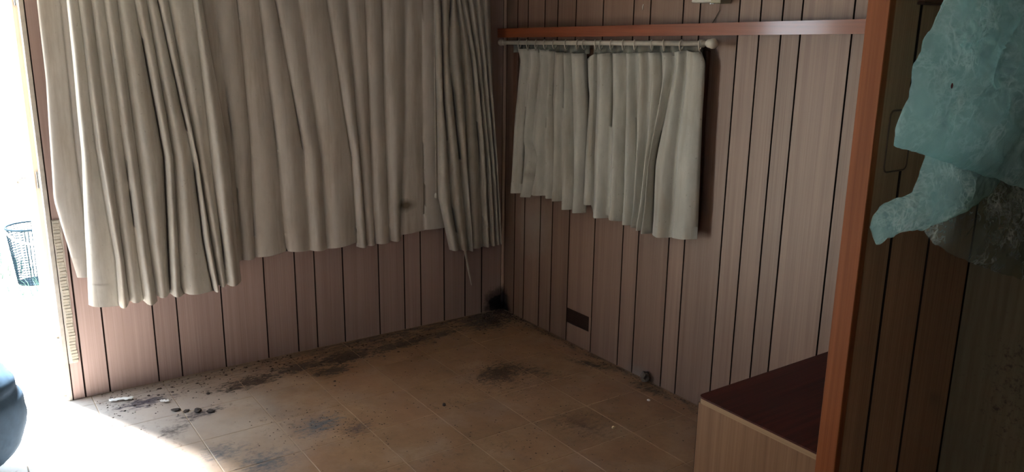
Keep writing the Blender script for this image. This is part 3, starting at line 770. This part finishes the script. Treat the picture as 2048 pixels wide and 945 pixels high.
# ------------------------------------------------------------------ ribbed strip by the door
sp_ = empty('seal_strip', tuple(hit(140, 600, 0, 0))); tag(sp_, 'ribbed off-white seal strip peeling off the wall edge beside the doorway', 'strip')
mm = MB(); N = 46
for k in range(N):
    f0, f1 = k/N, (k+0.86)/N
    z0, z1 = 0.83+(0.178-0.83)*f0, 0.83+(0.178-0.83)*f1
    y = -2.318+0.012*f0+0.002*math.sin(k*0.9)
    mm.box(0.0005, 0.0075+0.0015*math.sin(k*2.1), y-0.013, y+0.013, z1, z0, 0.0012)
local(mm.build('ribs', plain('chalky_strip', (0.62, 0.57, 0.47), 0.8, nscale=80)), sp_)
local(boxo('strip_tape', (0.0002, 0.004, -2.331, -2.296, 0.176, 0.832), M_WHITE), sp_)

# ------------------------------------------------------------------ litter and dirt
def scrap(name, px, py, l, w, label, cat, mat, rot, seed, h=0.006, group=None):
    p = hit(px, py, 2, 0.0); rr = random.Random(seed); vs, fs = [], []
    nu, nv = 10, 4
    for i in range(nu+1):
        for j in range(nv+1):
            u, v_ = i/nu-0.5, j/nv-0.5
            k = 1-0.35*abs(u*2)**2
            vs.append((u*l+rr.uniform(-1, 1)*l*0.03, v_*w*k*(0.65+0.6*abs(noise.noise((u*4+seed, seed, 0.5)))*1.6)+rr.uniform(-1, 1)*w*0.14, 0.002+h*(0.5+0.5*noise.noise((u*6+seed, v_*5, seed)))*1.3))
    for i in range(nu):
        for j in range(nv):
            a = i*(nv+1)+j; fs.append((a, a+nv+1, a+nv+2, a+1))
    o = mesh_obj(name, vs, fs, mat, None, True); o.location = (p[0], p[1], 0.0); o.rotation_euler = (0, 0, rot)
    o.modifiers.new('thickness', 'SOLIDIFY').thickness = 0.0012
    tag(o, label, cat, group); return o
M_PAPER = plain('white_paper', (0.85, 0.84, 0.82), 0.8, var=0.05)
scrap('paper_scrap', 243, 802, 0.10, 0.028, 'long white paper scrap on the floor near the doorway', 'paper scrap', M_PAPER, 1.35, 1, 0.012, 'paper scraps by the left wall')
scrap('paper_scrap', 330, 806, 0.04, 0.022, 'small white paper scrap on the dirt along the left wall', 'paper scrap', M_PAPER, 0.9, 2, 0.012, 'paper scraps by the left wall')
M_CLOD = plain('dark_clod', (0.055, 0.042, 0.036), 0.95, var=0.4, nscale=120)
def clod(px, py, r, label, seed, cat='dirt clod', mat=None, sq=0.45, name='dirt_clod', group='clods of dirt near the doorway'):
    p = hit(px, py, 2, 0.0); bm = bmesh.new(); bmesh.ops.create_icosphere(bm, subdivisions=2, radius=1.0)
    for v in bm.verts:
        k = 1+0.55*noise.noise(v.co*1.7+Vector((seed, 0, seed)))
        v.co = Vector((v.co.x*r*k, v.co.y*r*0.7*k, v.co.z*r*sq*k))
    zmin = min(v.co.z for v in bm.verts)
    me = bpy.data.meshes.new(name); bm.to_mesh(me); bm.free(); me.materials.append(mat or M_CLOD)
    o = bpy.data.objects.new(name, me); COL.objects.link(o); o.location = (p[0], p[1], -zmin-0.0005); o.rotation_euler = (0, 0, seed)
    tag(o, label, cat, group); return o
clod(352, 822, 0.020, 'dark dirt clod nearest the small white paper scrap', 1.0, sq=0.22)
clod(372, 824, 0.016, 'second dark dirt clod from the small white paper scrap', 2.0, sq=0.22)
clod(395, 823, 0.022, 'largest dark dirt clod in the row past the paper scraps', 3.0, sq=0.22)
clod(421, 824, 0.020, 'dark dirt clod farthest from the paper scraps in its row', 4.0, sq=0.22)
cl = clod(1290, 764, 0.030, 'lump of grey dirt against the foot of the panelled right wall', 6.0, mat=plain('grey_dirt', (0.09, 0.075, 0.065), 0.95, nscale=120), sq=0.9, group=None)
cl.location.y = -0.022
clod(1297, 803, 0.008, 'white plaster crumb on the tiles near the bench cabinet', 7.0, 'crumb', M_PAPER, 0.6, 'plaster_crumb', None)
clod(1227, 858, 0.009, 'yellowish crumb on the tiles in the foreground before the bench cabinet', 8.0, 'crumb', plain('yellow_crumb', (0.5, 0.42, 0.25), 0.8), 0.6, 'food_crumb', None)
clod(957, 811, 0.011, 'black pellet lying alone on the tiles left of the large brown stain', 9.0, 'pellet', M_CLOD, 0.6, 'dark_pellet', None).location = tuple(hit(888, 810, 2, 0.004))
# fine loose dirt
rr = random.Random(11); mm = MB()
def chip(x, y, r):
    n_ = 5; a0 = rr.uniform(0, 6.28); h = r*rr.uniform(0.25, 0.6)
    ring = [(x+r*rr.uniform(0.6, 1.2)*math.cos(a0+2*math.pi*k/n_), y+r*rr.uniform(0.5, 1.1)*math.sin(a0+2*math.pi*k/n_), 0.0003) for k in range(n_)]
    mm.add(ring+[(x, y, h)], [(k, (k+1) % n_, n_) for k in range(n_)])
for _ in range(900):
    x = 0.01+abs(rr.gauss(0, 0.16)); y = -rr.uniform(0.02, 2.25); chip(x, y, rr.uniform(0.0015, 0.006) if rr.random() < 0.9 else rr.uniform(0.006, 0.011))
for _ in range(260):
    chip(rr.uniform(0.03, 2.15), -0.008-abs(rr.gauss(0, 0.035)), rr.uniform(0.0015, 0.006))
for (px, py, sx_, n_) in ((1000, 750, 0.13, 220), (640, 848, 0.12, 160), (715, 858, 0.10, 80), (1130, 800, 0.3, 160), (900, 800, 0.4, 220), (1160, 850, 0.2, 120)):
    p = hit(px, py, 2, 0)
    for _ in range(n_): 
        x, y = p[0]+rr.gauss(0, sx_), p[1]+rr.gauss(0, sx_)
        if 0.02 < x < 2.15 and -2.5 < y < -0.02: chip(x, y, rr.uniform(0.0012, 0.0048))
for _ in range(260):
    a = rr.uniform(0, 1.57); d = abs(rr.gauss(0, 0.12)); chip(0.01+d*math.cos(a), -0.01-d*math.sin(a), rr.uniform(0.003, 0.012))
o = mm.build('dirt_crumbs', M_CLOD); tag(o, 'loose dark dirt crumbs scattered over the tiled floor', 'dirt', None, 'stuff')
# black mould growth in the corner
mm = MB(); rr = random.Random(5)
for _ in range(240):
    a = rr.uniform(0, math.pi/2); d = abs(rr.gauss(0, 0.055)); zz = abs(rr.gauss(0.025, 0.028))
    k = max(0.15, 1-zz/0.13); x, y = 0.004+d*k*math.cos(a)*0.8, -0.004-d*k*math.sin(a)*1.1
    l = rr.uniform(0.006, 0.018); v1 = Vector((rr.gauss(0, 1), rr.gauss(0, 1), rr.gauss(0, 1))).normalized()*l
    p0 = Vector((max(0.003, x), min(-0.003, y), max(0.001, zz))); p1 = Vector((max(0.002, p0.x+v1.x), min(-0.002, p0.y+v1.y), max(0.001, p0.z+v1.z)))
    s = Vector((0.0025, -0.0015, 0.001)); mm.add([p0, p0+s, p1+s*0.5, p1, p0+Vector((0, 0, 0.003))], [(0, 1, 2, 3), (0, 3, 4)])
o = mm.build('mould_growth', plain('black_mould', (0.012, 0.012, 0.014), 0.95, 0.05)); tag(o, 'fuzzy black mould clump grown in the floor corner', 'mould', None, 'stuff')

# ------------------------------------------------------------------ dark bag by the door
p = hit(-58, 955, 2, 0.0)
bb = empty('rubbish_bag', (p[0], p[1], 0)); tag(bb, 'rounded blue-black sack standing by the doorway, cut off by the frame', 'sack')
bm = bmesh.new(); bmesh.ops.create_uvsphere(bm, u_segments=48, v_segments=40, radius=1.0)
for v in bm.verts:
    c0 = v.co.copy(); k = 1+0.05*noise.noise(c0*2.0)+0.02*noise.noise(c0*5)
    wz = c0.z; pinch = 1-0.07*math.exp(-((wz-0.32)/0.07)**2)
    v.co = Vector((c0.x*0.205*k*pinch, c0.y*0.205*k*pinch, 0.245+max(c0.z, -0.97)*0.25*k))
zmin = min(v.co.z for v in bm.verts)
for v in bm.verts: v.co.z -= zmin; v.co += Vector((p[0], p[1], 0))
me = bpy.data.meshes.new('sack_body'); bm.to_mesh(me); bm.free()
for f in me.polygons: f.use_smooth = True
me.materials.append(plain('blue_black_plastic', (0.035, 0.065, 0.105), 0.8, 0.1))
o = bpy.data.objects.new('sack_body', me); COL.objects.link(o); local(o, bb)
mm = MB(); mm.tube([(p[0], p[1], 0.47), (p[0], p[1], 0.51), (p[0]+0.01, p[1], 0.55)], [0.05, 0.018, 0.035], 12); local(mm.build('tied_neck', me.materials[0], None, True), bb)

# ------------------------------------------------------------------ outdoors
GZ = -0.35
t = NT('sandy_ground'); n = t.noise(3.0, 6, 0.6)
t.bsdf(t.ramp(n, [(0.3, (0.46, 0.40, 0.31)), (0.7, (0.62, 0.56, 0.46))]), 0.95, t.bump(n, 0.4, 0.02), 0.1)
gnd = mesh_obj('ground', [(-40, -40, GZ), (-0.08, -40, GZ), (-0.08, 30, GZ), (-40, 30, GZ)], [(0, 1, 2, 3)], t.m); struct(gnd)
bp = hit(73, 563, 2, GZ); bk = empty('wire_basket', (bp[0], bp[1], GZ))
tag(bk, 'wire mesh basket standing outside on the bright ground beyond the doorway', 'basket')
M_WIRE = plain('teal_wire', (0.009, 0.020, 0.030), 0.8, 0.05)
H_, r0, r1_ = 0.45, 0.125, 0.165
mm = MB()
for k in range(40):
    a = 2*math.pi*k/40; mm.tube([(bp[0]+r0*math.cos(a), bp[1]+r0*math.sin(a), GZ+0.005), (bp[0]+r1_*math.cos(a), bp[1]+r1_*math.sin(a), GZ+H_)], 0.0034, 4)
for j in range(22):
    f = j/22; r_ = r0+(r1_-r0)*f
    mm.tube([(bp[0]+r_*math.cos(2*math.pi*k/28), bp[1]+r_*math.sin(2*math.pi*k/28), GZ+0.005+H_*f) for k in range(28)], 0.0030, 4, closed=True)
o = mm.build('wire_mesh', M_WIRE); local(o, bk); o['kind'] = 'stuff'
mm = MB(); mm.tube([(bp[0]+r1_*math.cos(2*math.pi*k/32), bp[1]+r1_*math.sin(2*math.pi*k/32), GZ+H_) for k in range(32)], 0.008, 8, closed=True); local(mm.build('rim', M_WIRE, None, True), bk)
mm = MB(); mm.lathe([(0.002, 0.0), (r0, 0.0), (r0, 0.006), (0.002, 0.006)], (bp[0], bp[1], GZ), 2, 28); local(mm.build('base', M_WIRE), bk)
mm = MB(); mm.tube([(bp[0]+r1_*1.02*math.cos(a), bp[1]+r1_*1.02*math.sin(a), GZ+H_-0.10*abs(math.sin(a+1.4))-0.01) for a in [-1.4+2.9*k/14 for k in range(15)]], 0.009, 8)
local(mm.build('handle', M_WHITE, None, True), bk)
M_GRASS = plain('grass_blade', (0.05, 0.10, 0.075), 0.8, 0.05, var=0.4, nscale=9)
mm = MB(); rr = random.Random(8)
for (ox, oy, n_, sp) in ((bp[0]+0.2, bp[1]+0.02, 160, 0.13), (bp[0]-0.1, bp[1]-0.33, 240, 0.16), (bp[0]-0.6, bp[1]-0.5, 160, 0.25)):
    for _ in range(n_):
        x, y = ox+rr.gauss(0, sp), oy+rr.gauss(0, sp); h = rr.uniform(0.05, 0.16)
        if math.hypot(x-bp[0], y-bp[1]) < 0.29: continue
        a = rr.uniform(0, 6.28); l = rr.uniform(0.02, 0.07)
        w = 0.005; dx, dy = math.cos(a), math.sin(a)
        mm.add([(x-dy*w, y+dx*w, GZ), (x+dy*w, y-dx*w, GZ), (x+dx*l+dy*w*0.6, y+dy*l-dx*w*0.6, GZ+h*0.7), (x+dx*l-dy*w*0.6, y+dy*l+dx*w*0.6, GZ+h*0.7), (x+dx*l*2, y+dy*l*2, GZ+h)],
               [(0, 1, 2, 3), (3, 2, 4)])
tag(mm.build('grass', M_GRASS), 'green grass tufts around the wire basket outside the doorway', 'grass', None, 'stuff')
tp_ = hit(-10, -30, 0, -9.0)
tree = empty('leafy_tree', (-9.6, float(tp_[1])-0.9, GZ)); tag(tree, 'green leafy tree outside, glimpsed at the top of the doorway', 'tree')
mm = MB(); tx, ty = -9.6, float(tp_[1])-0.9
mm.tube([(tx, ty, GZ), (tx+0.05, ty+0.03, 1.0), (tx, ty+0.1, 2.4)], [0.14, 0.11, 0.06], 10); local(mm.build('trunk', plain('bark', (0.12, 0.09, 0.06), 0.9), None, True), tree)
mm = MB(); rr = random.Random(9)
for _ in range(2600):
    v1 = Vector((rr.gauss(0, 1), rr.gauss(0, 1), rr.gauss(0, 1))).normalized()*(rr.random()**0.4)
    c0 = Vector((tx+v1.x*0.95, ty+v1.y*1.0, 2.75+v1.z*0.88)); a = Vector((rr.gauss(0, 1), rr.gauss(0, 1), rr.gauss(0, 0.6))).normalized(); b = a.orthogonal().normalized()
    l, w = rr.uniform(0.05, 0.09), rr.uniform(0.02, 0.035)
    mm.add([c0-a*l, c0+b*w, c0+a*l, c0-b*w], [(0, 1, 2, 3)])
local(mm.build('foliage', plain('tree_leaf', (0.07, 0.20, 0.09), 0.6, var=0.5, nscale=4)), tree)
